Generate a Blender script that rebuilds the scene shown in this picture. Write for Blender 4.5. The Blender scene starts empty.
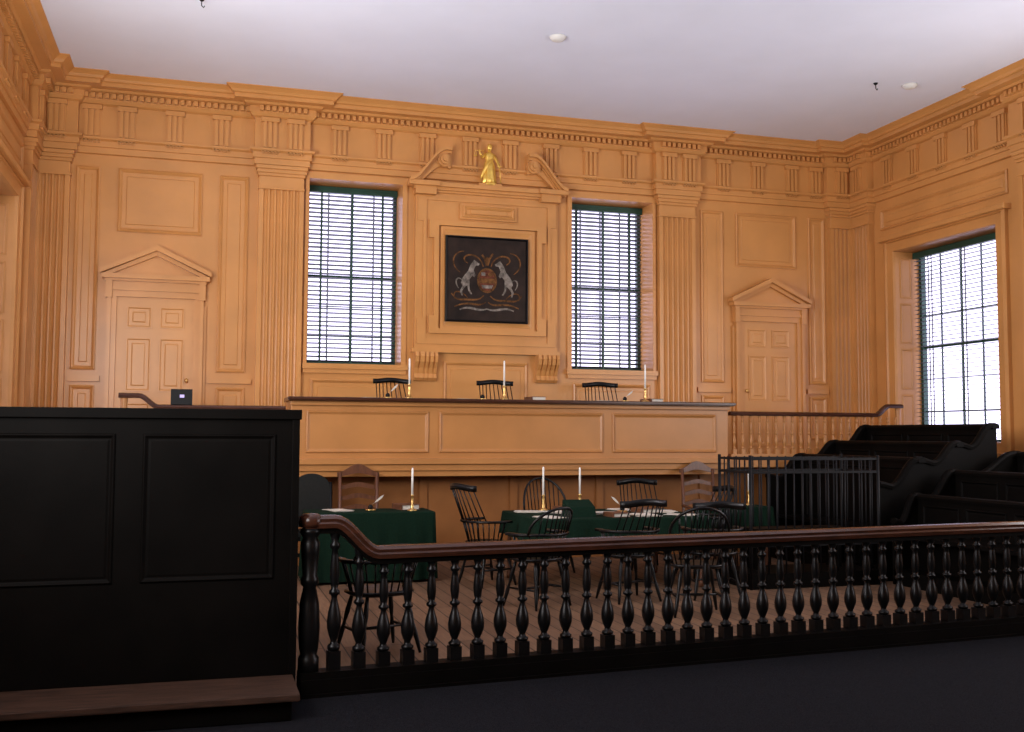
import bpy, bmesh, math, random
from mathutils import Vector, Matrix
random.seed(4)
sc=bpy.context.scene
pi=math.pi
# ---------------------------------------------------------------- materials
def mat(name,col,rough=.5,var=.08,scale=6,metal=0,bump=0,bscale=40,spec=.5,stretch=None):
    m=bpy.data.materials.new(name);m.use_nodes=True;nt=m.node_tree;b=nt.nodes["Principled BSDF"]
    tc=nt.nodes.new("ShaderNodeTexCoord");mp=nt.nodes.new("ShaderNodeMapping")
    nt.links.new(tc.outputs["Object"],mp.inputs[0])
    if stretch: mp.inputs["Scale"].default_value=stretch
    n=nt.nodes.new("ShaderNodeTexNoise");n.inputs["Scale"].default_value=scale;n.inputs["Detail"].default_value=5
    nt.links.new(mp.outputs[0],n.inputs["Vector"])
    r=nt.nodes.new("ShaderNodeValToRGB")
    a=[max(0,c*(1-var)) for c in col];d=[min(1,c*(1+var)) for c in col]
    r.color_ramp.elements[0].position=.3;r.color_ramp.elements[1].position=.7
    r.color_ramp.elements[0].color=(*a,1);r.color_ramp.elements[1].color=(*d,1)
    nt.links.new(n.outputs[0],r.inputs[0]);nt.links.new(r.outputs[0],b.inputs["Base Color"])
    b.inputs["Roughness"].default_value=rough;b.inputs["Metallic"].default_value=metal
    b.inputs["Specular IOR Level"].default_value=spec
    if bump:
        n2=nt.nodes.new("ShaderNodeTexNoise");n2.inputs["Scale"].default_value=bscale
        nt.links.new(mp.outputs[0],n2.inputs["Vector"])
        bp=nt.nodes.new("ShaderNodeBump");bp.inputs["Strength"].default_value=bump;bp.inputs["Distance"].default_value=.01
        nt.links.new(n2.outputs[0],bp.inputs["Height"]);nt.links.new(bp.outputs[0],b.inputs["Normal"])
    return m
OCH=mat("ochre_paint",(.60,.282,.086),.32,.09,1.6,bump=.08,bscale=9,spec=.4)
OCHB=mat("ochre_paint_bench_shaded",(.44,.195,.060),.36,.08,2.5,bump=.05,bscale=12,spec=.4)  # wall ochre made darker: the shade on the bench is in the colour
OCHL=mat("ochre_paint_recess_shade",(.29,.115,.034),.45,.12,3,bump=.05,bscale=12,spec=.3)  # darker still: paints in the shade of the recess under the bench
OCHD=mat("ochre_paint_door",(.62,.30,.095),.34,.06,2.5,spec=.4)
CEI=mat("ceiling_plaster",(.78,.82,.95),.9,.02,1.5)
BLK=mat("black_brown_paint",(.0032,.0026,.0022),.55,.3,3,bump=.08,bscale=25,spec=.05)
BLK2=mat("black_chair_paint",(.004,.0038,.004),.34,.3,8,spec=.25)
MAH=mat("mahogany_rail",(.055,.019,.010),.25,.35,4,stretch=(1,8,8),spec=.4)
BRN=mat("brown_walnut",(.11,.04,.018),.35,.35,5,stretch=(8,8,1))
WORN=mat("worn_step_wood",(.048,.024,.015),.7,.5,5,stretch=(1,10,10),bump=.2,spec=.2)
GRN=mat("green_blind_paint",(.012,.06,.04),.45,.15,5)
SLAT=mat("blind_slat_paint",(.085,.09,.11),.4,.15,5)
BAI=mat("green_baize",(.0055,.018,.0105),.95,.25,60,bump=.15,bscale=200,spec=.08)
DLE=mat("dark_leather",(.008,.009,.008),.45,.25,30,spec=.25)
BRASS=mat("brass",(.75,.5,.18),.3,.1,10,metal=1)
GOLD=mat("gilding",(.95,.60,.13),.35,.15,20,metal=.6,bump=.1,bscale=60)
WAX=mat("candle_wax",(.88,.86,.80),.5,.03,20)
PAP=mat("paper",(.62,.58,.50),.8,.1,10)
WHT=mat("white_plastic",(.75,.75,.72),.5,.03,10)
IRON=mat("iron",(.005,.005,.006),.5,.2,10,metal=.1,spec=.2)
LEA=mat("leather_book",(.12,.045,.02),.5,.3,20)
CARP=mat("carpet_blue_grey",(.0125,.0125,.0150),.95,.85,200,bump=.6,bscale=300,spec=.03)
CANV=mat("painting_canvas",(.020,.0115,.008),.5,.5,5,spec=.2)
CGOLD=mat("painting_gold",(.12,.052,.016),.6,.65,18,spec=.15)
CWHT=mat("painting_white",(.18,.155,.13),.7,.6,18,spec=.15)
CRED=mat("painting_red",(.11,.032,.016),.6,.5,25,spec=.15)
LENS=bpy.data.materials.new("violet_display");LENS.use_nodes=True
_b=LENS.node_tree.nodes["Principled BSDF"];_b.inputs["Base Color"].default_value=(.3,.25,.5,1);_b.inputs["Emission Color"].default_value=(.6,.5,1,1);_b.inputs["Emission Strength"].default_value=.7
# plank floor
FLO=bpy.data.materials.new("floor_planks");FLO.use_nodes=True
nt=FLO.node_tree;b=nt.nodes["Principled BSDF"];tc=nt.nodes.new("ShaderNodeTexCoord")
mp=nt.nodes.new("ShaderNodeMapping");mp.inputs["Rotation"].default_value=(0,0,pi/2)
br=nt.nodes.new("ShaderNodeTexBrick");br.inputs["Scale"].default_value=1;br.inputs["Brick Width"].default_value=3.2;br.inputs["Row Height"].default_value=.15
br.inputs["Mortar Size"].default_value=.006;br.inputs["Color1"].default_value=(.29,.165,.095,1);br.inputs["Color2"].default_value=(.18,.10,.058,1);br.inputs["Mortar"].default_value=(.02,.012,.008,1)
ns=nt.nodes.new("ShaderNodeTexNoise");ns.inputs["Scale"].default_value=4;mp2=nt.nodes.new("ShaderNodeMapping");mp2.inputs["Scale"].default_value=(12,1,1)
mx=nt.nodes.new("ShaderNodeMixRGB");mx.blend_type='MULTIPLY';mx.inputs[0].default_value=.6
nt.links.new(tc.outputs["Object"],mp.inputs[0]);nt.links.new(mp.outputs[0],br.inputs["Vector"]);nt.links.new(tc.outputs["Object"],mp2.inputs[0]);nt.links.new(mp2.outputs[0],ns.inputs["Vector"])
nt.links.new(br.outputs[0],mx.inputs[1]);nt.links.new(ns.outputs[0],mx.inputs[2]);nt.links.new(mx.outputs[0],b.inputs["Base Color"]);b.inputs["Roughness"].default_value=.6
b.inputs["Specular IOR Level"].default_value=.3
# ---------------------------------------------------------------- mesh builder
class MB:
    def __init__(s): s.v=[];s.f=[];s.mi=[];s.sm=[];s.mats=[];s.M=Matrix.Identity(4)
    def add(s,vs,fs,m,smooth=False):
        if m not in s.mats: s.mats.append(m)
        k=s.mats.index(m);o=len(s.v)
        s.v+=[tuple(s.M@Vector(v)) for v in vs]
        for f in fs: s.f.append([i+o for i in f]);s.mi.append(k);s.sm.append(smooth)
    def box(s,x0,x1,y0,y1,z0,z1,m):
        v=[(x,y,z) for z in(z0,z1) for y in(y0,y1) for x in(x0,x1)]
        s.add(v,[(0,2,3,1),(4,5,7,6),(0,1,5,4),(2,6,7,3),(0,4,6,2),(1,3,7,5)],m)
    def lathe(s,c,prof,m,seg=12,smooth=True,sx=1,sy=1):
        vs=[];fs=[];n=len(prof)
        for r,z in prof:
            for i in range(seg):
                a=2*pi*i/seg;vs.append((c[0]+r*sx*math.cos(a),c[1]+r*sy*math.sin(a),c[2]+z))
        for j in range(n-1):
            for i in range(seg):
                a=j*seg+i;b=j*seg+(i+1)%seg;fs.append((a,b,b+seg,a+seg))
        fs.append(tuple(range(seg)));fs.append(tuple((n-1)*seg+i for i in range(seg)))
        s.add(vs,fs,m,smooth)
    def tube(s,pts,rad,m,seg=6,closed=False):
        pts=[Vector(p) for p in pts];n=len(pts)
        if not hasattr(rad,'__len__'): rad=[rad]*n
        vs=[];fs=[]
        prev=None
        for i,p in enumerate(pts):
            if closed: t=(pts[(i+1)%n]-pts[i-1])
            else: t=pts[min(i+1,n-1)]-pts[max(i-1,0)]
            t.normalize()
            if prev is None:
                up=Vector((0,0,1)) if abs(t.z)<.9 else Vector((1,0,0))
                a=t.cross(up).normalized()
            else:
                a=(prev-t*prev.dot(t)).normalized()
            prev=a;b=t.cross(a)
            for k in range(seg):
                an=2*pi*k/seg;vs.append(tuple(p+a*(rad[i]*math.cos(an))+b*(rad[i]*math.sin(an))))
        m_=n if closed else n-1
        for j in range(m_):
            for k in range(seg):
                a=j*seg+k;b=j*seg+(k+1)%seg;c=((j+1)%n)*seg+k;d=((j+1)%n)*seg+(k+1)%seg
                fs.append((a,b,d,c))
        if not closed: fs.append(tuple(range(seg)));fs.append(tuple((n-1)*seg+k for k in range(seg)))
        s.add(vs,fs,m,True)
    def rings(s,P,rect,prof,m,fill=True,fm=None):
        u0,u1,v0,v1=rect;vs=[];fs=[]
        for a,h in prof:
            for (u,v) in((u0+a,v0+a),(u1-a,v0+a),(u1-a,v1-a),(u0+a,v1-a)): vs.append(P(u,v,h))
        for j in range(len(prof)-1):
            for i in range(4):
                a=j*4+i;b=j*4+(i+1)%4;fs.append((a,b,b+4,a+4))
        s.add(vs,fs,m)
        if fill:
            a,h=prof[-1];s.add([P(u0+a,v0+a,h),P(u1-a,v0+a,h),P(u1-a,v1-a,h),P(u0+a,v1-a,h)],[(0,1,2,3)],fm or m)
    def prism(s,poly,P,h0,h1,m,smooth=False):
        n=len(poly);vs=[P(u,v,h0) for u,v in poly]+[P(u,v,h1) for u,v in poly]
        fs=[tuple(range(n)),tuple(range(n,2*n))]+[(i,(i+1)%n,n+(i+1)%n,n+i) for i in range(n)]
        s.add(vs,fs,m,smooth)
    def sweep(s,path,prof,m,smooth=False):
        path=[Vector(p) for p in path];n=len(path);k=len(prof);vs=[];fs=[]
        for i,p in enumerate(path):
            t=path[min(i+1,n-1)]-path[max(i-1,0)];t.normalize();
            sd=Vector((t.y,-t.x,0)).normalized();up=sd.cross(t)
            if up.z<0: up=-up
            for a,b in prof: vs.append(tuple(p+sd*a+up*b))
        for j in range(n-1):
            for i in range(k): a=j*k+i;b=j*k+(i+1)%k;fs.append((a,b,b+k,a+k))
        fs.append(tuple(range(k)));fs.append(tuple((n-1)*k+i for i in range(k)))
        s.add(vs,fs,m,smooth)
    def mitre(s,path,prof,m):
        n=len(path);vs=[];fs=[]
        P=[Vector(p) for p in path];nor=[]
        for i in range(n-1):
            t=(P[i+1]-P[i]).normalized();nor.append(Vector((t.y,-t.x)))
        for out,z in prof:
            for i in range(n):
                if i==0: o=nor[0]
                elif i==n-1: o=nor[-1]
                else:
                    a,b=nor[i-1],nor[i];d=a+b;o=d/(1+a.dot(b)) if a.dot(b)>-.99 else a
                vs.append((P[i].x+o.x*out,P[i].y+o.y*out,z))
        for j in range(len(prof)-1):
            for i in range(n-1): a=j*n+i;fs.append((a,a+1,a+1+n,a+n))
        s.add(vs,fs,m)
    def make(s,name,parent=None,bevel=0):
        me=bpy.data.meshes.new(name);me.from_pydata(s.v,[],s.f)
        for m in s.mats: me.materials.append(m)
        for p,k,q in zip(me.polygons,s.mi,s.sm): p.material_index=k;p.use_smooth=q
        bm=bmesh.new();bm.from_mesh(me);bmesh.ops.recalc_face_normals(bm,faces=bm.faces);bm.to_mesh(me);bm.free()
        ob=bpy.data.objects.new(name,me);bpy.context.collection.objects.link(ob)
        if parent: ob.parent=parent
        if bevel:
            b=ob.modifiers.new("b",'BEVEL');b.width=bevel;b.segments=2;b.limit_method='ANGLE'
        return ob
def TR(x,y,z=0,rot=0,sc_=1): return Matrix.Translation((x,y,z))@Matrix.Rotation(rot,4,'Z')@Matrix.Scale(sc_,4)
def PB(y0): return lambda u,v,h:(u,y0-h,v)
def PR(x0): return lambda u,v,h:(x0-h,u,v)
def PL(x0): return lambda u,v,h:(x0+h,u,v)
def S(t): t=max(0,min(1,t));return t*t*(3-2*t)
W=6.1;H=6.2;FY=-17.0
# ---------------------------------------------------------------- shell
f=MB();f.box(-W-.5,W+.5,FY-.3,.6,-.1,0,FLO);f.make("floor")
c=MB();c.box(-W-.5,W+.5,FY-.3,.6,H,H+.15,CEI);c.make("ceiling")
c=MB()
ry=lambda x:-7.80+.085*(x+3.25)
c.prism([(-W+.03,FY+.05),(W-.03,FY+.05),(W-.03,ry(W)-.13),(-3.3,ry(-3.3)-.13),(-3.3,-7.95),(-W+.03,-7.95)],lambda u,v,h:(u,v,h),.0,.012,CARP);c.make("carpet")
def wall_holes(name,u0,u1,v0,v1,holes,P,th):
    w=MB();holes=sorted(holes);cur=u0
    def bx(a,b,c_,d): w.prism([(a,c_),(b,c_),(b,d),(a,d)],P,0,-th,OCH)
    for (a,b,c_,d) in holes:
        bx(cur,a,v0,v1);bx(a,b,v0,c_);bx(a,b,d,v1);cur=b
    bx(cur,u1,v0,v1);return w.make(name)
WX0,WX1,WZ0,WZ1=1.27,2.57,2.57,5.13
SW=(-3.18,-1.06,1.5,4.40)
side=[SW,(-7.4,-5.3,1.5,4.4),(-11.4,-9.3,1.5,4.4)]
wall_holes("wall_back",-W-.5,W+.5,0,H,[(-WX1,-WX0,WZ0,WZ1),(WX0,WX1,WZ0,WZ1)],PB(0),.55)
wall_holes("wall_right",FY,0,0,H,side,PR(W),.5)
wall_holes("wall_left",FY,0,0,H,side,PL(-W),.5)
w=MB();w.box(-W-.5,W+.5,FY-.3,FY,0,H,OCH);w.make("wall_front")
# ---------------------------------------------------------------- entablature
half=[(-W,FY),(-W,-4.22),(-5.99,-4.22),(-5.99,-3.64),(-W,-3.64),(-W,-.58),(-5.99,-.58),(-5.99,-.11),(-5.58,-.11),(-5.58,0),(-3.28,0),(-3.28,-.11),(-2.62,-.11),(-2.62,0)]
path=half+[(-x,y) for x,y in reversed(half)]
e=MB()
e.mitre(path,[(0,5.24),(.04,5.25),(.04,5.33),(.06,5.335),(.06,5.41),(.10,5.43),(.10,5.46),(.04,5.46),(.04,5.88),(.08,5.90),(.11,5.94),(.11,6.02),(.18,6.035),(.20,6.06),(.32,6.06),(.32,6.11),(.35,6.12),(.37,6.15),(.41,6.18),(.43,6.19),(.43,H)],OCH)
def along(a,b,step,fn):
    A=Vector(a);B=Vector(b);L=(B-A).length;n=max(1,round(L/step));t=(B-A).normalized();nn=Vector((t.y,-t.x))
    for i in range(n): fn(A+t*((i+.5)*L/n),t,nn)
def blk(p,t,nn,w,o0,o1,z0,z1):
    q=[p-t*w/2+nn*o0,p+t*w/2+nn*o0,p+t*w/2+nn*o1,p-t*w/2+nn*o1]
    e.add([(v.x,v.y,z) for z in(z0,z1) for v in q],[(0,1,2,3),(4,5,6,7),(0,1,5,4),(1,2,6,5),(2,3,7,6),(3,0,4,7)],OCH)
for i in range(len(path)-1):
    a,b=path[i],path[i+1]
    if (Vector(a)-Vector(b)).length<.2: continue
    if a[1]<-8 or b[1]<-8:
        a=(a[0],max(a[1],-7.5));b=(b[0],max(b[1],-7.5))
    along(a,b,.085,lambda p,t,nn:blk(p,t,nn,.048,.105,.165,5.955,6.02))
def trig(x,y,t,nn):
    p=Vector((x,y))
    for k in(-1,0,1): blk(p+t*(k*.068),t,nn,.042,.04,.085,5.47,5.83)
    blk(p,t,nn,.21,.04,.062,5.47,5.83);blk(p,t,nn,.24,.04,.10,5.82,5.88)
    for k in(-2,-1,0,1,2): blk(p+t*(k*.045),t,nn,.022,.06,.09,5.385,5.42)
    blk(p,t,nn,.23,.04,.09,5.405,5.44)
tx=Vector((1,0));nb=Vector((0,-1))
for s_ in(-1,1):
    for x in(.3,.93,1.55,2.17,3.75,4.35,4.95,5.38): trig(s_*x,0,tx,nb)
    trig(s_*2.78,-.11,tx,nb);trig(s_*3.12,-.11,tx,nb);trig(s_*5.79,-.11,tx,nb)
    t=Vector((0,1)) if s_<0 else Vector((0,-1));n_=Vector((-s_,0))
    for y in(-1.0,-1.6,-2.2,-2.8,-3.35,-4.6,-5.2,-5.8): trig(s_*W,y,t,n_)
    trig(s_*5.99,-.38,t,n_);trig(s_*5.99,-3.93,t,n_)
e.make("trim_entablature")
# ---------------------------------------------------------------- pilasters
def pilaster(mb,P,c,w,z0,z1,d=.10,nf=6):
    pts=[(-w/2,0),(-w/2,d)]
    m_=.05;fw=(w-2*m_)/nf
    for i in range(nf):
        u=-w/2+m_+i*fw
        a=u+fw*.14;b=u+fw*.86
        pts.append((a,d))
        for k in range(1,6):
            an=pi*k/6;pts.append((a+(b-a)*(1-math.cos(an))/2,d-.036*math.sin(an)))
        pts.append((b,d))
    pts+=[(w/2,d),(w/2,0)]
    zs=(z0+.28,z1-.30);n=len(pts)
    mb.add([P(c+u,z,h) for z in zs for u,h in pts],[(i,i+1,n+i+1,n+i) for i in range(n-1)],OCH)
    def slab(ww,za,zb,h): mb.rings(P,(c-ww/2,c+ww/2,za,zb),[(0,0),(0,h),(.004,h+.003)],OCH)
    slab(w+.10,z0,z0+.18,d+.05);slab(w+.06,z0+.18,z0+.23,d+.03);slab(w+.03,z0+.23,z0+.28,d+.015)
    slab(w+.02,z1-.32,z1-.29,d+.015);slab(w,z1-.30,z1-.14,d);slab(w+.03,z1-.14,z1-.10,d+.02);slab(w+.06,z1-.10,z1-.05,d+.04);slab(w+.09,z1-.05,z1,d+.06)
pm=MB()
for s_ in(-1,1):
    pilaster(pm,PB(0),s_*2.95,.60,1.3,5.24)
    pilaster(pm,PB(0),s_*5.82,.40,1.3,5.24,nf=4)
    Ps=PR(W) if s_>0 else PL(-W)
    pilaster(pm,Ps,-.345,.44,1.3,5.24,nf=4)
    pilaster(pm,Ps,-3.93,.50,0.0,5.24,nf=5)
    pm.box(*sorted((s_*5.99,s_*6.1)),-.13,0,1.3,5.24,OCH)
pm.make("trim_pilasters")
# ---------------------------------------------------------------- wall panels
t=MB()
RP=[(0,0),(.0,.022),(.018,.034),(.035,.022),(.05,.004),(.10,.003),(.11,.014)]
def rp(P,r): t.rings(P,r,RP,OCH)
for s_ in(-1,1):
    def R2(a,b,c_,d): return (min(s_*a,s_*b),max(s_*a,s_*b),c_,d)
    B=PB(0)
    rp(B,R2(3.98,5.04,4.24,5.08))
    rp(B,R2(3.38,3.76,2.42,5.08));rp(B,R2(5.26,5.56,2.42,5.08))
    rp(B,R2(3.38,3.76,1.55,2.22));rp(B,R2(5.26,5.56,1.55,2.22))
    t.box(*sorted((s_*3.3,s_*3.86)),-.05,0,2.27,2.34,OCH);t.box(*sorted((s_*5.2,s_*5.58)),-.05,0,2.27,2.34,OCH)
    for (a,b) in((1.20,1.27),(2.57,2.62)): t.box(*sorted((s_*a,s_*b)),-.03,0,2.57,5.13,OCH)
    t.box(*sorted((s_*1.20,s_*2.62)),-.035,0,5.13,5.22,OCH)
    t.box(*sorted((s_*1.18,s_*2.63)),-.08,0,2.50,2.57,OCH);t.box(*sorted((s_*1.20,s_*2.62)),-.05,0,2.44,2.50,OCH)
    rp(B,R2(1.30,2.52,1.6,2.36))
    Ps=PR(W) if s_>0 else PL(-W)
    rp(Ps,(-3.4,-.75,4.78,5.10));rp(Ps,(-3.35,-.85,.55,1.25))
    y0,y1,z0,z1=SW
    t.rings(Ps,(y0-.20,y1+.20,z0-.16,z1+.2),[(0,0),(0,.06),(.05,.075),(.06,.045),(.19,.04),(.20,.0)],OCH,fill=False)
    rings_top=(y0-.26,y1+.26,z1+.17,z1+.24);t.rings(Ps,rings_top,[(0,0),(0,.12),(.01,.13)],OCH)
    for (a,b,c_,d) in side[1:]: t.rings(Ps,(a-.2,b+.2,c_-.2,d+.2),[(0,0),(0,.06),(.19,.04),(.2,0)],OCH,fill=False)
    for k in range(4):
        za=1.62+k*.69
        Pj=(lambda u,v,h:(s_*u,-1.06-h,v))
        t.rings(Pj,(W+.07,W+.28,za,za+.62),[(0,0),(0,.006),(.02,.014),(.035,0)],OCH,fill=False)
t.make("trim_wall_panelling")
# ---------------------------------------------------------------- doors
for i,s_ in enumerate((-1,1)):
    d=MB();B=PB(0);cx=s_*4.53
    d.rings(B,(cx-.485,cx+.485,1.3,3.38),[(0,0),(0,.03),(.002,.03)],OCHD)
    for (a,b) in((-.36,-.05),(.05,.36)):
        for (z0,z1) in((1.45,2.0),(2.15,2.85),(2.98,3.26)):
            d.rings(PB(-.03),(cx+a,cx+b,z0,z1),[(0,.001),(.0,.014),(.015,.014),(.03,.002),(.07,.002),(.085,.012)],OCHD)
    for q in(-1,1):
        d.box(*sorted((cx+q*.485,cx+q*.55)),-.07,0,1.3,3.38,OCH);d.box(*sorted((cx+q*.55,cx+q*.60)),-.10,0,1.3,3.36,OCH);d.box(*sorted((cx+q*.60,cx+q*.635)),-.05,0,1.3,3.3,OCH)
        d.box(*sorted((cx+q*.54,cx+q*.62)),-.12,0,3.36,3.58,OCH)
    d.box(cx-.55,cx+.55,-.075,0,3.38,3.46,OCH);d.box(cx-.541,cx+.541,-.10,0,3.46,3.50,OCH)
    d.box(cx-.54,cx+.54,-.08,0,3.50,3.58,OCH)
    d.box(cx-.63,cx+.63,-.125,0,3.58,3.61,OCH);d.box(cx-.67,cx+.67,-.17,0,3.61,3.67,OCH)
    d.prism([(cx-.6,3.67),(cx+.6,3.67),(cx,3.96)],B,.0,.05,OCH)
    for q in(-1,1):
        d.prism([(cx+q*.69,3.67),(cx,3.99),(cx,4.06),(cx+q*.69,3.73)],B,0,.17,OCH)
        d.prism([(cx+q*.56,3.67),(cx,3.93),(cx,3.99),(cx+q*.67,3.67)],B,0,.11,OCH)
    d.lathe((cx-s_*0.40,-.06,2.3),[(.008,-.03),(.02,-.02),(.025,0),(.018,.02),(.005,.03)],BRASS,8)
    d.make("door_%d"%(i+1))
# ---------------------------------------------------------------- windows + blinds
def window(name,P,r,nc,nr,depth):
    u0,u1,v0,v1=r;m=MB()
    def bx(a,b,c_,d,h0,h1): m.prism([(a,c_),(b,c_),(b,d),(a,d)],P,h0,h1,GRN)
    D=-depth
    for a,b in((u0,u0+.05),(u1-.05,u1)): bx(a,b,v0,v1,D-.05,D+.03)
    bx(u0+.05,u1-.05,v0,v0+.07,D-.05,D+.03);bx(u0+.05,u1-.05,v1-.06,v1,D-.05,D+.03)
    vm=(v0+v1)/2;bx(u0+.05,u1-.05,vm-.02,vm+.02,D-.04,D+.0)
    for i in range(1,nc): x=u0+(u1-u0)*i/nc;bx(x-.010,x+.010,v0+.07,v1-.06,D-.03,D-.01)
    for i in range(1,nr):
        z=v0+(v1-v0)*i/nr
        bx(u0+.05,u1-.05,z-.008,z+.008,D-.03,D-.01)
    m.make(name)
def blind(P,r,depth,sp=.062,tilt=.33,sw=.056):
    u0,u1,v0,v1=r;m=MB();D=-depth
    def bx(a,b,c_,d,h0,h1): m.prism([(a,c_),(b,c_),(b,d),(a,d)],P,h0,h1,GRN)
    bx(u0,u1,v1-.09,v1,D-.04,D+.04)
    z=v1-.13
    c_,s_=math.cos(tilt)*sw/2,math.sin(tilt)*sw/2
    while z>v0+.05:
        q=[(-c_,-s_-.0015),(c_,s_-.0015),(c_,s_+.0015),(-c_,-s_+.0015)]
        m.add([P(u,z+b,D+a) for u in(u0+.01,u1-.01) for a,b in q],[(0,1,2,3),(4,5,6,7),(0,1,5,4),(1,2,6,5),(2,3,7,6),(3,0,4,7)],SLAT)
        z-=sp
    bx(u0+.01,u1-.01,v0+.005,v0+.035,D-.03,D+.03)
    for k in(.16,.5,.84):
        u=u0+(u1-u0)*k
        for h in(-.028,.028): bx(u-.012,u+.012,v0+.02,v1-.08,D+h-.0008,D+h+.0008)
    m.make("venetian_blind")
window("window_1",PB(0),(-WX1,-WX0,WZ0,WZ1),4,6,.48);window("window_2",PB(0),(WX0,WX1,WZ0,WZ1),4,6,.48)
blind(PB(0),(-WX1+.01,-WX0-.01,WZ0+.01,WZ1-.01),.38);blind(PB(0),(WX0+.01,WX1-.01,WZ0+.01,WZ1-.01),.38,tilt=.42)
window("window_3",PR(W),SW,5,6,.45);blind(PR(W),(SW[0]+.01,SW[1]-.01,SW[2]+.01,SW[3]-.01),.34,tilt=.10)
window("window_4",PL(-W),SW,5,6,.45);blind(PL(-W),(SW[0]+.01,SW[1]-.01,SW[2]+.01,SW[3]-.01),.34,tilt=.10)
k=5
for r_ in side[1:]:
    for P in(PR(W),PL(-W)): window("window_%d"%k,P,r_,5,6,.45);k+=1
# ---------------------------------------------------------------- overmantel
o=MB();B=PB(0)
o.M=Matrix.Translation((-.03,0,0))
o.box(-1.06,1.06,-.07,0,2.76,5.04,OCH)
o.box(-1.10,1.10,-.09,0,2.76,2.82,OCH)
def eared(u,v0,v1,e_,w,h,ev=.30):
    for q in(-1,1):
        o.box(*sorted((q*(u-w),q*u)),-h,0,v0,v1,OCH)
        if e_: o.box(*sorted((q*u,q*(u+e_))),-h,0,v1-ev,v1,OCH);o.box(*sorted((q*u,q*(u+e_))),-h,0,v0,v0+ev,OCH)
    o.box(-u+w,u-w,-h,0,v1-w,v1,OCH);o.box(-u+w,u-w,-h,0,v0,v0+w,OCH)
eared(.95,2.88,4.98,.08,.05,.09,.35)
eared(.80,3.03,4.64,.07,.07,.13,.25)
eared(.70,3.10,4.56,.0,.05,.10)
o.rings(PB(-.07),(-.65,.65,3.14,4.52),[(0,0),(0,.04),(.05,.02)],OCH)
o.box(-.42,.42,-.11,0,4.68,4.90,OCH);o.rings(PB(-.11),(-.38,.38,4.71,4.87),RP,OCH)
o.box(-1.06,1.06,-.11,0,5.04,5.07,OCH);o.box(-1.10,1.10,-.15,0,5.07,5.11,OCH);o.box(-1.15,1.15,-.20,0,5.11,5.17,OCH)
for q in(-1,1): o.box(*sorted((q*.78,q*1.08)),-.17,0,5.00,5.11,OCH);o.box(*sorted((q*.74,q*1.18)),-.23,0,5.112,5.175,OCH)
for q in(-1,1):
    N=24;top=[];bot=[]
    for i in range(N+1):
        s1=i/N;x=1.17-.60*s1;z=5.19+.47*S(s1*1.15)
        th=.07+.20*s1
        top.append((q*x,z+.02));bot.append((q*x,max(5.175,z-th)))
    for j in range(N):
        o.prism([bot[j],bot[j+1],top[j+1],top[j]],B,0,.13,OCH)
        for (da,db,hh) in((0,.05,.25),(.05,.085,.19),(.085,.11,.155)):
            o.prism([(top[j][0],top[j][1]-db),(top[j+1][0],top[j+1][1]-db),(top[j+1][0],top[j+1][1]-da),(top[j][0],top[j][1]-da)],B,.13,hh,OCH)
    P0=Vector((q*.665,0,5.50))
    for (r1,y) in((.10,.18),(.07,.22),(.035,.25)):
        o.prism([(P0.x+r1*math.cos(2*pi*a/20),P0.z+r1*math.sin(2*pi*a/20)) for a in range(20)],B,0,y,OCH)
for q in(-1,1):
    cx=q*.90
    prof=[(0,2.76),(.17,2.76),(.19,2.70),(.17,2.62),(.10,2.54),(.06,2.46),(.09,2.40),(.05,2.36),(0,2.36)]
    for (a,b) in((-.16,-.11),(-.09,-.03),(-.01,.03),(.05,.10),(.12,.16)):
        o.add([(cx+u,-h,z) for u in(a,b) for h,z in prof],[tuple(range(9)),tuple(range(9,18))]+[(i,(i+1)%9,9+(i+1)%9,9+i) for i in range(9)],OCH)
    o.add([(cx+u,-h*.85,z) for u in(-.15,.15) for h,z in prof],[tuple(range(9)),tuple(range(9,18))]+[(i,(i+1)%9,9+(i+1)%9,9+i) for i in range(9)],OCH)
o.rings(B,(-.62,.62,1.62,2.64),RP,OCH)
o.make("trim_overmantel")
# ---------------------------------------------------------------- painting
p=MB();PY=-.10
p.M=Matrix.Translation((-.055,0,0))
p.rings(PB(PY+.0),(-.61,.61,3.20,4.43),[(0,0),(0,.05),(.018,.055),(.03,.03)],BLK2,True,CANV)
Q=PB(PY-.03)
def shp(pts,m,h=.006,mir=False):
    for q in((-1,1) if mir else (1,)): p.prism([(q*x*.95,3.815+z*.95) for x,z in pts],Q,0.0005,h,m)
def rib(pts,w,m,h=.004,mir=True):
    for q in((-1,1) if mir else (1,)):
        for i in range(len(pts)-1):
            a=Vector(pts[i])*.95;b_=Vector(pts[i+1])*.95;t_=(b_-a).normalized();n_=Vector((-t_.y,t_.x))*w*(.5+.5*math.sin(pi*(i+.5)/(len(pts)-1)))
            p.prism([(q*v.x,3.815+v.y) for v in(a-n_,b_-n_,b_+n_,a+n_)],Q,0.0005,h,m)
def crv(P4,n=10):
    P4=[Vector(a) for a in P4];out=[]
    for i in range(n+1):
        t_=i/n;a=[P4[j]*math.comb(len(P4)-1,j)*t_**j*(1-t_)**(len(P4)-1-j) for j in range(len(P4))];v=Vector((0,0))
        for q in a: v=v+q
        out.append((v.x,v.y))
    return out
ell=lambda cx,cz,rx,rz,n=22:[(cx+rx*math.cos(2*pi*i/n),cz+rz*math.sin(2*pi*i/n)) for i in range(n)]
shp(ell(0,-.01,.155,.19),CGOLD,.005);shp(ell(0,-.01,.125,.16),CRED,.008)
p.box(-.11,.11,Q(0,0,.012)[1],Q(0,0,.0)[1],3.815-.05,3.815+.02,CGOLD)
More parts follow.
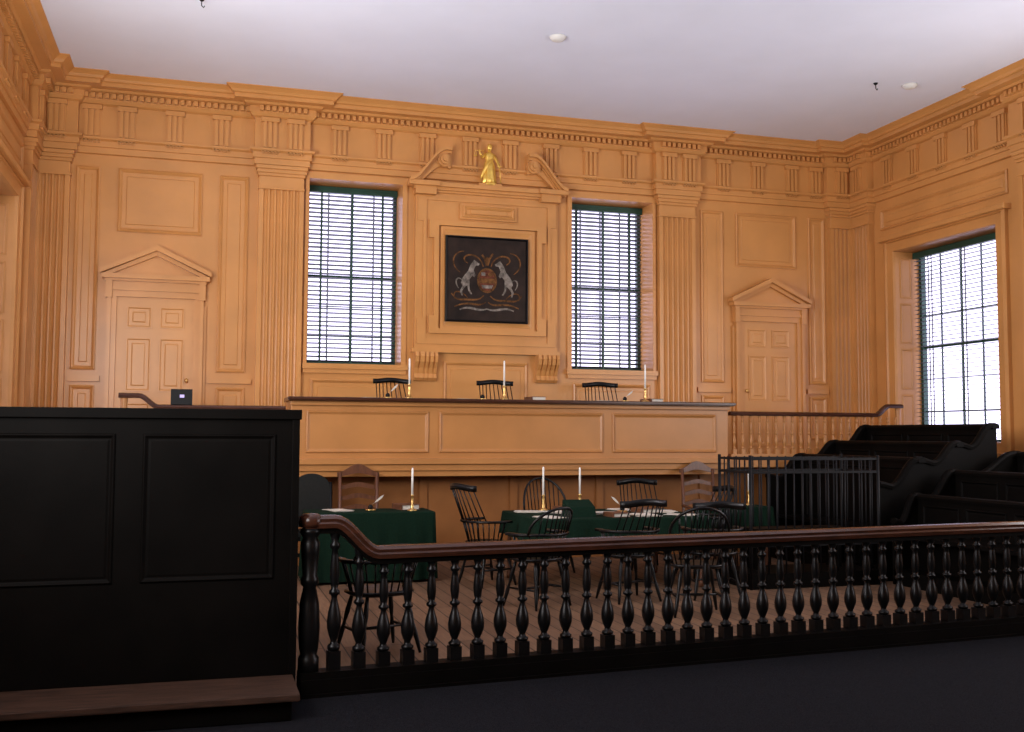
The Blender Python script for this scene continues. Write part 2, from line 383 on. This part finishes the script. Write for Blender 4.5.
shp([(-.09,.06),(-.03,.06),(-.03,.11),(-.09,.11)],CWHT,.012);shp(ell(.05,.085,.035,.03),CGOLD,.012);shp([(-.07,-.13),(.07,-.13),(.09,-.08),(-.09,-.08)],CWHT,.012)
horse=[(.17,.06),(.20,.13),(.17,.20),(.13,.20),(.11,.225),(.15,.25),(.19,.28),(.215,.25),(.25,.20),(.28,.12),(.33,.06),(.37,.0),(.385,-.06),(.36,-.10),(.40,-.17),(.375,-.24),(.355,-.24),(.365,-.17),(.32,-.11),(.29,-.09),(.28,-.16),(.24,-.22),(.22,-.21),(.255,-.15),(.26,-.07),(.26,0),(.22,.05),(.19,.03)]
def tri(pts,m,h):
    from mathutils.geometry import tessellate_polygon
    for q in(-1,1):
        vs=[Vector((q*x,3.815+z,0)) for x,z in pts]
        for tr in tessellate_polygon([vs]):
            p.add([Q(vs[i].x,vs[i].y,h) for i in tr],[(0,1,2)],m)
tri(horse,CWHT,.007)
rib(crv([(.38,-.02),(.46,.06),(.52,-.04),(.44,-.14)]),.010,CWHT)
rib(crv([(.06,.20),(.10,.40),(.34,.44),(.44,.30),(.30,.24)]),.012,CGOLD)
rib(crv([(.05,-.24),(.18,-.40),(.34,-.20),(.44,-.42),(.55,-.22)]),.014,CGOLD)
rib(crv([(.42,.1),(.60,.22),(.52,.42),(.36,.42)]),.010,CGOLD)
rib(crv([(.30,-.28),(.40,-.16),(.55,-.16),(.50,-.3)]),.009,CGOLD)
rib(crv([(.0,-.44),(.15,-.50),(.25,-.38),(.42,-.46)]),.016,CWHT)
rib(crv([(.02,-.34),(.14,-.44),(.26,-.30),(.5,-.42)]),.014,CGOLD)
rib([(-.08,.38),(-.03,.31),(0,.22),(.03,.31),(.09,.40)],.02,CGOLD,.004,False);shp(ell(0,.29,.03,.06),CGOLD,.008)
p.make("coat_of_arms_painting")
# ---------------------------------------------------------------- statue
s=MB();z0=0;cy=0
s.M=Matrix.Translation((-.03,-.13,5.15))@Matrix.Diagonal((1.3,1.15,1.12,1))
s.box(-.13,.13,-.06,.10,.02,.045,OCH)
s.lathe((0,cy,z0),[(.10,.03),(.10,.05),(.08,.06),(.075,.065)],GOLD,20,sy=.7)
def foldlathe(prof,seg=28):
    vs=[];fs=[]
    for j,(r,z,a) in enumerate(prof):
        for i in range(seg):
            an=2*pi*i/seg;rr=r*(1+a*math.cos(7*an+z*9));vs.append((rr*math.cos(an),cy+.72*rr*math.sin(an),z0+z))
    n=len(prof)
    for j in range(n-1):
        for i in range(seg): a=j*seg+i;b_=j*seg+(i+1)%seg;fs.append((a,b_,b_+seg,a+seg))
    fs+= [tuple(range(seg)),tuple((n-1)*seg+i for i in range(seg))]
    s.add(vs,fs,GOLD,True)
foldlathe([(.078,.045,.22),(.066,.12,.22),(.060,.2,.18),(.060,.27,.14),(.052,.32,.06),(.042,.345,.03),(.048,.38,.03),(.054,.42,.02),(.046,.45,0),(.020,.465,0),(.017,.485,0)])
s.lathe((0,cy-.005,z0+.525),[(.005,-.045),(.022,-.035),(.030,-.005),(.031,.015),(.024,.038),(.008,.048)],GOLD,14)
s.tube([(0.0,cy-.034,z0+.53),(0.0,cy-.041,z0+.518),(-.0,cy-.032,z0+.508)],[.003,.006,.004],GOLD,6)
s.lathe((0,cy+.025,z0+.54),[(.004,-.02),(.02,-.01),(.02,.01),(.004,.02)],GOLD,10)
s.tube([(-.045,cy,z0+.435),(-.085,cy-.01,z0+.39),(-.11,cy-.03,z0+.42),(-.125,cy-.04,z0+.46)],[.021,.017,.013,.011],GOLD,8)
s.tube([(.045,cy,z0+.435),(.085,cy-.01,z0+.35),(.10,cy-.04,z0+.29),(.105,cy-.05,z0+.26)],[.021,.017,.013,.011],GOLD,8)
s.tube([(.10,cy-.05,z0+.32),(.12,cy-.05,z0+.06)],[.006,.005],GOLD,6);s.tube([(.075,cy-.05,z0+.275),(.135,cy-.05,z0+.28)],.005,GOLD,6)
s.tube([(-.125,cy-.045,z0+.48),(-.125,cy-.045,z0+.43)],.005,GOLD,6);s.tube([(-.17,cy-.045,z0+.465),(-.08,cy-.045,z0+.475)],.004,GOLD,6)
for x in(-.17,-.085):
    for dx in(-.018,.018): s.tube([(x,cy-.045,z0+.47),(x+dx,cy-.045,z0+.40)],.002,GOLD,4)
    s.lathe((x,cy-.045,z0+.395),[(.003,-.008),(.018,-.002),(.022,.005)],GOLD,10)
s.tube([(.04,cy+.02,z0+.42),(.0,cy-.035,z0+.34),(-.05,cy-.045,z0+.26),(-.085,cy-.01,z0+.16),(-.10,cy,z0+.10)],[.014,.018,.020,.018,.008],GOLD,8)
s.make("gilded_justice_statue")
# ---------------------------------------------------------------- judges platform + bench
j=MB()
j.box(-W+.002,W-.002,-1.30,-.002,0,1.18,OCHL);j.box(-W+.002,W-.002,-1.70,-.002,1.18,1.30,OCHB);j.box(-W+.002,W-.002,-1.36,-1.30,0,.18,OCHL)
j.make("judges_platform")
b=MB()
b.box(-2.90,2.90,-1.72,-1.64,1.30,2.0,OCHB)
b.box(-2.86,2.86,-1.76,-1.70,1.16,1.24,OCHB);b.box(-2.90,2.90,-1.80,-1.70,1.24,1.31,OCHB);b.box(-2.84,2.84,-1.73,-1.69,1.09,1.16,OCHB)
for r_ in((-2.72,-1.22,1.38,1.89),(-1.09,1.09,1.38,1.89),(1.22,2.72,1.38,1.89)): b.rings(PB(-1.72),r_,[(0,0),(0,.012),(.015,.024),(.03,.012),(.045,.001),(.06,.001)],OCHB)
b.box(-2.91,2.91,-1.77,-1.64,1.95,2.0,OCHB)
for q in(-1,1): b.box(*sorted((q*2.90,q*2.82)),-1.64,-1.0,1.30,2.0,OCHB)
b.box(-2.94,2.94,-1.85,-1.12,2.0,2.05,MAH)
b.box(-2.95,2.95,-1.87,-1.85,2.012,2.045,MAH)
b.make("judges_bench",bevel=.006)
lw=MB()
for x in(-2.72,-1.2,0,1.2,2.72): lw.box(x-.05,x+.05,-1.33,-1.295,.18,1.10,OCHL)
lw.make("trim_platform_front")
HR=[(-.045,-.03),(.045,-.03),(.05,0),(.035,.022),(0,.03),(-.035,.022),(-.05,0)]
def bal(mb,x,y,z0,z1,m,r=.032,seg=10,sq=.034):
    h=z1-z0
    mb.box(x-sq,x+sq,y-sq,y+sq,z0,z0+.13*h,m)
    pr=[(.8,.13),(1.0,.145),(1.0,.165),(.6,.18),(.5,.20),(.8,.24),(1.08,.29),(1.12,.34),(.95,.40),(.62,.46),(.45,.50),(.5,.515),(.85,.53),(.85,.55),(.5,.565),(.62,.60),(.75,.66),(.72,.72),(.55,.80),(.45,.84),(.8,.86),(.8,.88),(.5,.90),(.75,.94),(.85,.97),(.85,1)]
    mb.lathe((x,y,z0),[(a*r,b_*h) for a,b_ in pr],m,seg)
def side_rail(xa,xb):
    m=MB();n=int(abs(xb-xa)/.125)
    for i in range(n): 
        x=xa+(xb-xa)*(i+.5)/n;bal(m,x,-1.66,1.36,1.88,OCHB,.026,8,.026)
    m.box(min(xa,xb),max(xa,xb),-1.70,-1.60,1.30,1.36,OCHB)
    d=1 if xb>xa else -1
    pts=[(xa,-1.66,1.91),(xb-d*.40,-1.66,1.91)]
    for i in range(1,9): s1=i/8;pts.append((xb-d*.40+d*.22*s1,-1.66,1.91+.13*S(s1)))
    pts.append((xb+d*.04,-1.66,2.04))
    m.sweep(pts,HR,MAH)
    m.lathe((xb-d*.02,-1.66,1.30),[(.05,0),(.05,.1),(.035,.13),(.045,.3),(.03,.45),(.04,.68),(.04,.73)],OCHB,12)
    m.make("platform_balustrade")
side_rail(2.96,5.66);side_rail(-2.96,-4.80)
# ---------------------------------------------------------------- bar rail
r=MB();ang=math.atan(.085);L0=Vector((-3.25,-7.80));dv=Vector((math.cos(ang),math.sin(ang)));Lr=8.3
def rp3(s_,z,off=0): return (L0.x+dv.x*s_+dv.y*off,L0.y+dv.y*s_-dv.x*off,z)
pts=[rp3(-.04,1.06),rp3(.15,1.06)]
for i in range(1,11): q=i/10;pts.append(rp3(.15+.28*q,1.06-.20*S(q)))
pts+=[rp3(.6,.86),rp3(Lr,.88)]
HR2=[(-.055,-.04),(.055,-.04),(.062,-.012),(.05,.0),(.055,.018),(.03,.035),(0,.04),(-.03,.035),(-.055,.018),(-.05,0),(-.062,-.012)]
r.sweep(pts,HR2,MAH)
pts2=[(x,y,z-.055) for x,y,z in pts];r.sweep(pts2,[(-.035,-.02),(.035,-.02),(.035,.02),(-.035,.02)],BLK)
r.M=Matrix.Translation((L0.x,L0.y,0))@Matrix.Rotation(ang,4,'Z')
r.box(-.06,Lr,-.10,.06,0,.11,BLK);r.box(-.06,Lr,-.12,.07,.0,.03,BLK);r.box(-.06,Lr,-.08,.05,.11,.15,BLK)
n=int((Lr-.3)/.158)
for i in range(n): 
    x=.155+.158*i;zt=.80 if x>.42 else (1.0-.2*S((x-.15)/.28));bal(r,x,0,.15,zt+.02,BLK2,.040,12,.038)
r.lathe((0,0,.11),[(.065,0),(.065,.12),(.05,.14),(.06,.18),(.068,.3),(.06,.45),(.04,.55),(.055,.57),(.055,.60),(.045,.62),(.055,.75),(.06,.82),(.045,.85),(.062,.88),(.062,.91)],BLK2,18)
r.lathe((0,0,1.09),[(.07,-.06),(.075,-.03),(.07,0),(.045,.018),(.0,.022)],MAH,18)
r.make("bar_railing")
# ---------------------------------------------------------------- left spectator box
x=MB();BX1=-3.345;XL=-W+.09
x.box(XL,BX1,-7.90,-7.82,.0,1.69,BLK)
BP=[(0,.0),(0,.006),(.010,.014),(.02,.006),(.028,-.0),(.035,.001),(.045,.003)]
for r_ in((-5.98,-5.28,.73,1.60),(-5.12,-4.39,.73,1.60),(-4.24,-3.475,.73,1.60)): x.rings(PB(-7.90),r_,BP,BLK)
x.box(XL,BX1+.02,-7.93,-7.79,1.69,1.75,BLK)
x.box(BX1-.07,BX1,-7.82,-5.6,0,1.69,BLK);x.box(BX1-.09,BX1+.02,-7.79,-5.6,1.69,1.75,BLK)
x.box(XL,BX1-.07,-5.68,-5.6,0,1.69,BLK);x.box(XL,BX1-.07,-7.82,-7.35,.42,.47,BLK);x.box(XL,BX1-.07,-6.3,-5.68,.42,.47,BLK)
x.box(BX1-.035,BX1+.01,-7.92,-7.88,.0,1.69,BLK)
x.make("spectator_box",bevel=.004)
x=MB();x.box(XL,BX1-.01,-8.44,-7.94,.125,.165,WORN);x.box(XL,BX1-.05,-8.40,-8.36,0.013,.125,BLK);x.box(BX1-.09,BX1-.05,-8.36,-7.94,0.013,.125,BLK)
x.make("wooden_step",bevel=.006)
# ---------------------------------------------------------------- jury box
def jury(tiers,ya,yb,name,xf):
    m=MB()
    prev=xf
    for i,(X,h) in enumerate(tiers):
        fz=.02+.16*i
        m.box(prev,X,ya,yb,0,fz+.14,BLK)
        m.box(X,X+.045,ya,yb,0,h-.05,BLK)
        npn=3
        for k in range(npn):
            u0=ya+.08+(yb-ya-.1)*k/npn;u1=u0+(yb-ya-.1)/npn-.1
            m.rings(lambda u,v,hh:(X-hh,u,v),(u0,u1,fz+.25,h-.12),BP,BLK)
        m.sweep([(X+.02,ya-.05,h-.03),(X+.02,yb+.05,h-.03)],HR,BLK)
        m.box(X-.40,X,ya+.04,yb-.04,fz+.50,fz+.54,BLK)
        m.box(X-.05,X,ya+.04,yb-.04,fz+.14,fz+.5,BLK)
        for Y in(ya,yb):
            N=12;poly=[]
            x0=prev+.045 if i>0 else prev;low=(tiers[i-1][1]-.04 if i>0 else h-.30)
            for k in range(N+1):
                s1=k/N;poly.append((X-.03-(X-.03-x0)*s1,h-.03-(h-.03-low)*S(s1*1.35)-(.05*math.sin(pi*min(1,s1))**2)))
            top=[(X+.045,h-.03)]+poly
            for k in range(len(top)-1):
                m.prism([(top[k+1][0],0),(top[k][0],0),top[k],top[k+1]],PB(Y+.025),0,.05,BLK)
            m.sweep([(a,Y,b_+.01) for a,b_ in top],HR,BLK)
        prev=X
    m.box(prev+.045,prev+.35,ya,yb,0,.7,BLK)
    m.make(name)
jury([(3.88,1.37),(4.40,1.55),(4.90,1.76)],-4.35,-1.95,"jury_box",3.35)
jury([(3.65,.98),(4.15,1.24),(5.0,1.44)],-6.7,-4.6,"jury_box",3.35)
# ---------------------------------------------------------------- dock cage
d=MB();X0,X1,Y0,Y1=1.62,3.18,-4.58,-3.9
d.box(X0,X1,Y0,Y1,0,.16,BLK)
def bars(a,b_):
    A=Vector(a);B_=Vector(b_);n=round((B_-A).length/.105)
    for i in range(n+1):
        q=A+(B_-A)*i/n;d.tube([(q.x,q.y,.16),(q.x,q.y,1.38)],.008,IRON,6)
    for z in(.45,1.22,1.36): d.sweep([(A.x,A.y,z),(B_.x,B_.y,z)],[(-.008,-.012),(.008,-.012),(.008,.012),(-.008,.012)],IRON)
bars((X0,Y0),(X1,Y0));bars((X1,Y0),(X1,Y1));bars((X0,Y1),(X1,Y1));bars((X0,Y0),(X0,Y1))
for a in(X0,X1):
    for b_ in(Y0,Y1): d.tube([(a,b_,.0),(a,b_,1.40)],.018,IRON,8)
d.box(X0+.2,X1-.2,Y1-.40,Y1-.08,.55,.6,BLK);d.box(X0+.25,X0+.3,Y1-.35,Y1-.12,.16,.55,BLK);d.box(X1-.3,X1-.25,Y1-.35,Y1-.12,.16,.55,BLK)
d.make("prisoner_dock")
# ---------------------------------------------------------------- chairs
LEGR=[.012,.017,.02,.012,.019,.016,.011]
def leg(m,a,b,mt,k=1):
    a=Vector(a);b=Vector(b);m.tube([a+(b-a)*i/6 for i in range(7)],[q*k for q in LEGR],mt,7)
def windsor(x,y,rot,kind='comb',z=0,top=1.04,mt=None):
    mt=mt or BLK2;m=MB();m.M=TR(x,y,z+.001,rot)
    N=24
    def seat(s_,zz): return [(.255*s_*math.copysign(abs(math.cos(2*pi*i/N))**.8,math.cos(2*pi*i/N)),.215*s_*math.copysign(abs(math.sin(2*pi*i/N))**.8,math.sin(2*pi*i/N)),zz) for i in range(N)]
    vs=seat(.86,.42)+seat(1,.44)+seat(.98,.458)+seat(.7,.448)
    fs=[tuple(range(N)),tuple(range(3*N,4*N))]+[(j*N+i,j*N+(i+1)%N,(j+1)*N+(i+1)%N,(j+1)*N+i) for j in range(3) for i in range(N)]
    m.add(vs,fs,mt,True)
    L={}
    for q in(-1,1):
        for w_ in(-1,1):
            a=Vector((q*.155,w_*.125,.43));b_=Vector((q*.235,w_*.215,0));leg(m,a,b_,mt);L[(q,w_)]=a+(b_-a)*.6
    for q in(-1,1): m.tube([L[(q,-1)],(L[(q,-1)]+L[(q,1)])/2,L[(q,1)]],[.008,.014,.008],mt,6)
    m.tube([(L[(-1,-1)]+L[(-1,1)])/2,(0,0,L[(1,1)].z),(L[(1,-1)]+L[(1,1)])/2],[.008,.014,.008],mt,6)
    arc=lambda a,rx,ry,zz:(rx*math.sin(a),.02+ry*math.cos(a),zz)
    A=[arc(a,.29,.24,.68) for a in [math.radians(-112+224*i/20) for i in range(21)]]
    A=[(A[0][0]*1.05,A[0][1]-.06,.68)]+A+[(A[-1][0]*1.05,A[-1][1]-.06,.68)]
    m.sweep(A,[(-.024,-.012),(.024,-.012),(.024,.012),(-.024,.012)],mt,True)
    for i in range(15):
        a=math.radians(-105+210*i/14);b0=arc(a,.225,.17,.45);b1=arc(a,.29,.24,.68)
        th=.013 if i in(0,14) else .007
        m.tube([b0,b1],th,mt,5)
    lean=lambda zz:.02+.24+.10*(zz-.68)/.35
    if kind=='comb':
        C=[(-.26+.52*i/12,lean(top)+.02-.09*((i-6)/6)**2,top-.03+.012*math.cos(pi*(i-6)/6)) for i in range(13)]
        m.sweep(C,[(-.010,-.035),(.010,-.035),(.010,.03),(-.010,.03)],mt,True)
        for i in range(9):
            a=math.radians(-54+108*i/8);b1=arc(a,.29,.24,.68)
            cx_=-.22+.44*i/8;m.tube([b1,(cx_,lean(top)+.02-.09*((cx_/.25))**2,top-.05)],.007,mt,5)
    else:
        C=[]
        for i in range(17):
            th=pi*i/16;xx=-.27*math.cos(th);zz=.68+(top-.68)*math.sin(th)**.75
            y_=.02+.24*math.sqrt(max(0,1-(xx/.31)**2))+.10*(zz-.68)/.35;C.append((xx,y_,zz))
        m.tube(C,.014,mt,6)
        for i in range(9):
            xx=-.20+.40*i/8;a=math.asin(xx*.95/.29);b1=arc(a,.29,.24,.68);st=math.sqrt(1-(xx/.27)**2);zz=.68+(top-.68)*st**.75
            m.tube([b1,(xx,.02+.24*math.sqrt(1-(xx/.31)**2)+.10*(zz-.68)/.35,zz)],.007,mt,5)
    m.make("windsor_armchair")
def highback(x,y,rot,mt,top=1.22,z=0,fabric=None,name_="joined_armchair"):
    m=MB();m.M=TR(x,y,z,rot)
    for q in(-1,1):
        m.box(q*.24-.02,q*.24+.02,-.24,-.20,0,.68,mt)
        m.tube([(q*.22,.20,0),(q*.22,.20,.45),(q*.22,.25,top-.1)],.022,mt,8)
        m.sweep([(q*.24,-.27,.69),(q*.24,-.05,.67),(q*.23,.21,.70)],[(-.022,-.012),(.022,-.012),(.022,.012),(-.022,.012)],mt)
        m.box(q*.24-.012,q*.24+.012,-.2,.2,.14,.17,mt)
    m.box(-.23,.23,-.235,-.205,.22,.26,mt);m.box(-.26,.26,-.25,.22,.40,.45,mt)
    Pp=lambda u,v,h:(u,.215+.05*(v-.45)/.7-h,v)
    if fabric:
        m.box(-.24,.24,-.24,.2,.45,.50,fabric)
        N=16;poly=[(-.21,.52)]+[(-.21*math.cos(pi*i/N),top-.16+.16*math.sin(pi*i/N)) for i in range(N+1)]+[(.21,.52)]
        m.prism(poly,Pp,-.02,.035,fabric)
    else:
        m.prism([(-.22,.56),(.22,.56),(.22,.61),(-.22,.61)],Pp,-.015,.015,mt)
        N=14;tp=[(-.25+.50*i/N,top-.05+.05*math.cos(2*pi*(i/N-.5))) for i in range(N+1)]
        bt=[(-.25+.50*i/N,top-.13+.02*math.cos(2*pi*(i/N-.5))) for i in range(N+1)]
        for i in range(N): m.prism([bt[i],bt[i+1],tp[i+1],tp[i]],Pp,-.015,.015,mt)
        for zc in(.72,.85,.98):
            tp=[(-.22+.44*i/N,zc+.035+.02*math.cos(2*pi*(i/N-.5))) for i in range(N+1)];bt=[(-.22+.44*i/N,zc-.015+.015*math.cos(2*pi*(i/N-.5))) for i in range(N+1)]
            for i in range(N): m.prism([bt[i],bt[i+1],tp[i+1],tp[i]],Pp,-.01,.01,mt)
    m.make(name_)
for x_,ps in((-1.44,.1),(-.03,0),(1.50,-.1)): windsor(x_,-.80,ps,'comb',1.30,1.06)
windsor(-.93,-3.45,pi/2+.3,'comb',0,1.08)
windsor(.06,-2.62,0,'bow',0,1.08)
windsor(1.28,-2.62,-.1,'comb',0,1.06)
windsor(.12,-4.85,pi+.15,'comb',0,.99)
windsor(1.62,-3.45,-pi/2,'comb',0,1.02)
windsor(.40,-5.75,pi-.25,'bow',0,.97)
windsor(-2.62,-6.6,pi+.3,'bow',0,.80)
windsor(-.85,-4.95,pi+.5,'bow',0,.93)
windsor(1.0,-4.9,pi-.2,'comb',0,.96)
highback(-2.11,-2.15,0,BRN,1.25)
highback(-2.66,-2.15,0,BLK2,1.14,fabric=DLE,name_="upholstered_armchair")
highback(2.35,-2.15,0,BRN,1.27)
# ---------------------------------------------------------------- tables
def cloth(x0,x1,y0,y1,zt,zb,name_):
    m=MB();N=70;per=[]
    cs=[(x0,y0),(x1,y0),(x1,y1),(x0,y1)]
    for i in range(4):
        a=Vector(cs[i]);b_=Vector(cs[(i+1)%4]);n=N if i%2==0 else N//2
        for k in range(n): per.append((a+(b_-a)*k/n, Vector(((b_-a).y,-(b_-a).x)).normalized()))
    n=len(per);lev=[(zt,0.0),(zt-.012,.012)]+[(zt-.012-(zt-.012-zb)*q,.015) for q in(.33,.66,1)]
    vs=[]
    for li,(z_,o_) in enumerate(lev):
        am=[0,0,.006,.014,.022][li]
        for i,(p_,nn) in enumerate(per):
            w_=o_+am*(1+math.sin(i*.55)+.5*math.sin(i*.23+1));q=p_+nn*w_;vs.append((q.x,q.y,z_))
    fs=[tuple(range(n))]+[(j*n+i,j*n+(i+1)%n,(j+1)*n+(i+1)%n,(j+1)*n+i) for j in range(len(lev)-1) for i in range(n)]
    m.add(vs,fs,BAI,False)
    m.box(x0+.01,x1-.01,y0+.01,y1-.01,zt-.04,zt-.005,BRN)
    for a in(x0+.06,x1-.06):
        for b_ in(y0+.06,y1-.06): m.lathe((a,b_,0),[(.03,0),(.035,.05),(.02,.1),(.035,.3),(.02,.5),(.035,.55),(.035,zt-.04)],BRN,10)
    m.make(name_)
cloth(-2.80,-1.44,-3.10,-2.50,.76,.03,"clerk_table")
cloth(-.62,1.28,-4.30,-2.98,.75,.50,"counsel_table")
cloth(2.0,2.75,-3.1,-2.55,.75,.5,"side_table")
def candle(x,y,z,h=.5):
    m=MB();z+=.001
    m.lathe((x,y,z),[(.055,0),(.055,.008),(.03,.02),(.012,.035),(.018,.06),(.01,.08),(.016,.13),(.011,.15),(.02,.165),(.02,.175),(.011,.176)],BRASS,14)
    m.lathe((x,y,z+.17),[(.012,0),(.0115,h-.19),(.004,h-.175)],WAX,10)
    m.tube([(x,y,z+h-.01),(x,y,z+h+.008)],.0015,IRON,4)
    m.make("candlestick")
for X in(-1.47,-.25,1.69): candle(X,-1.72,2.05)
candle(-1.66,-2.95,.76,.48);candle(-.18,-3.1,.75,.50);candle(.28,-3.05,.75,.49)
candle(2.6,-2.8,.75,.42)
def inkstand(x,y,z,qs):
    m=MB();z+=.001;m.lathe((x,y,z),[(.06,0),(.06,.012),(.05,.016)],BRASS,14);m.lathe((x,y,z+.014),[(.025,0),(.028,.03),(.015,.045),(.018,.05)],IRON,10)
    for a,l in qs:
        p0=Vector((x,y,z+.05));p1=p0+Vector((math.sin(a)*l,.02,math.cos(a)*l))
        m.tube([p0,p1],.0015,PAP,4);t_=(p1-p0);n_=Vector((t_.z,0,-t_.x)).normalized()*.012
        vs=[p0+t_*.3,p0+t_*.5+n_,p0+t_*.85+n_*1.2,p1+t_*.1,p0+t_*.85-n_*.7,p0+t_*.5-n_*.6];m.add([tuple(v) for v in vs],[(0,1,2,3,4,5)],PAP)
    m.make("inkstand_with_quill")
inkstand(-1.72,-1.62,2.05,((.8,.17),));inkstand(-2.10,-2.8,.76,((.9,.18),));inkstand(.62,-3.5,.75,((-.8,.16),))
inkstand(1.45,-1.6,2.05,((.9,.15),));inkstand(-.5,-1.6,2.05,())
def papers(x,y,z,rot,n=5,m_=PAP,w=.22,d=.32,t_=.002):
    m=MB()
    for i in range(n):
        m.M=TR(x+random.uniform(-.02,.02)*(n>1),y+random.uniform(-.02,.02)*(n>1),z+.001+i*t_,rot+random.uniform(-.25,.25)*(n>1));m.box(-w/2,w/2,-d/2,d/2,0,t_*.95,m_)
    m.make("paper_stack")
for a in((-.42,-4.08,.4),(.30,-3.7,1.2),(.62,-4.1,.1),(1.08,-3.6,-.4),(1.08,-4.05,.9),(-.40,-3.3,1.4),(.75,-3.2,.2),(-.12,-3.5,.5)): papers(a[0],a[1],.75,a[2],random.choice((3,5,9)))
papers(-2.45,-2.75,.76,.3);papers(2.25,-2.8,.75,.3)
for X in(-1.95,1.15,-.75,2.3): papers(X,-1.4,2.05,.3,6)
def book(x,y,z,rot,w=.2,d=.27,t_=.05):
    m=MB();m.M=TR(x,y,z+.001,rot);m.box(-w/2,w/2,-d/2,d/2,0,.006,LEA);m.box(-w/2,w/2,-d/2,d/2,t_-.006,t_,LEA);m.box(-w/2,-w/2+.008,-d/2,d/2,.006,t_-.006,LEA);m.box(-w/2+.008,w/2-.01,-d/2+.01,d/2-.01,.006,t_-.006,PAP);m.make("leather_book")
book(.25,-1.45,2.05,.1);book(.82,-3.66,.75,.1);book(-1.68,-2.68,.76,.2,.22,.3,.06);book(.06,-3.22,.75,.3);book(1.95,-1.35,2.05,.2);book(.30,-4.12,.75,.1,.2,.24,.045)
m=MB();m.M=TR(-.08,-4.0,.751,0);m.prism([(-.12,0),(.12,0),(.10,.17),(-.08,.10)],lambda u,v,h:(h,u,v),-.15,.15,BAI);m.make("writing_slope")
m=MB();m.box(-4.27,-4.03,-1.70,-1.62,1.94,2.12,IRON);m.box(-4.17,-4.12,-1.705,-1.70,2.02,2.055,LENS);m.make("security_sensor_box")
for (X,Y) in((-.07,-3.27),(4.87,-3.07)):
    m=MB();m.lathe((X,Y,H-.05),[(.03,0),(.07,.01),(.09,.03),(.10,.05)],WHT,20);m.make("smoke_detector")
for (X,Y) in((4.40,-3.0),(-4.02,-3.15)):
    m=MB();m.lathe((X,Y,H-.02),[(.02,0),(.03,.02)],IRON,10);m.tube([(X,Y,H-.02),(X,Y,H-.07),(X+.02,Y,H-.09),(X+.03,Y,H-.07)],.006,IRON,6);m.make("ceiling_hook")
# ---------------------------------------------------------------- lights (daylight entering the side windows)
def area(name,loc,dirv,sx,sy,pw,col):
    l=bpy.data.lights.new(name,'AREA');l.shape='RECTANGLE';l.size=sx;l.size_y=sy;l.energy=pw;l.color=col
    ob=bpy.data.objects.new(name,l);ob.location=loc;ob.rotation_euler=Vector(dirv).to_track_quat('-Z','Y').to_euler();bpy.context.collection.objects.link(ob)
area("daylight_left_a",(-W+.35,-6.35,2.95),(1,.22,.46),1.9,2.7,330,(1,.98,.96))
area("daylight_right_a",(W-.35,-6.35,2.95),(-1,.35,.32),1.9,2.7,115,(1,.98,.96))
area("daylight_left_b",(-W+.7,-10.35,2.95),(1,.9,.55),1.9,2.7,180,(1,.98,.96))
area("daylight_right_b",(W-.7,-10.35,2.95),(-1,.9,.42),1.9,2.7,95,(1,.98,.96))
wd=bpy.data.worlds.new("sky");sc.world=wd;wd.use_nodes=True;nt=wd.node_tree;bg=nt.nodes["Background"]
bg.inputs[0].default_value=(.78,.73,1.0,1);bg.inputs[1].default_value=3.2
sc.view_settings.view_transform='Standard';sc.view_settings.look='None'
# ---------------------------------------------------------------- camera
yaw,pitch,roll=[math.radians(a) for a in(16.514,3.809,.248)]
cyw,syw,cp,spp=math.cos(yaw),math.sin(yaw),math.cos(pitch),math.sin(pitch)
F=Vector((syw*cp,cyw*cp,spp));Rr=Vector((cyw,-syw,0));U=Rr.cross(F)
c_,s_=math.cos(roll),math.sin(roll);r3=c_*Rr+s_*U;u3=-s_*Rr+c_*U
cam=bpy.data.cameras.new("camera");cam.sensor_width=36;cam.lens=1040.4/1024*36;cam.clip_start=.05
co=bpy.data.objects.new("camera",cam);bpy.context.collection.objects.link(co)
Mx=Matrix((r3,u3,-F)).transposed().to_4x4();Mx.translation=Vector((-3.906,-14.395,1.6));co.matrix_world=Mx
sc.camera=co
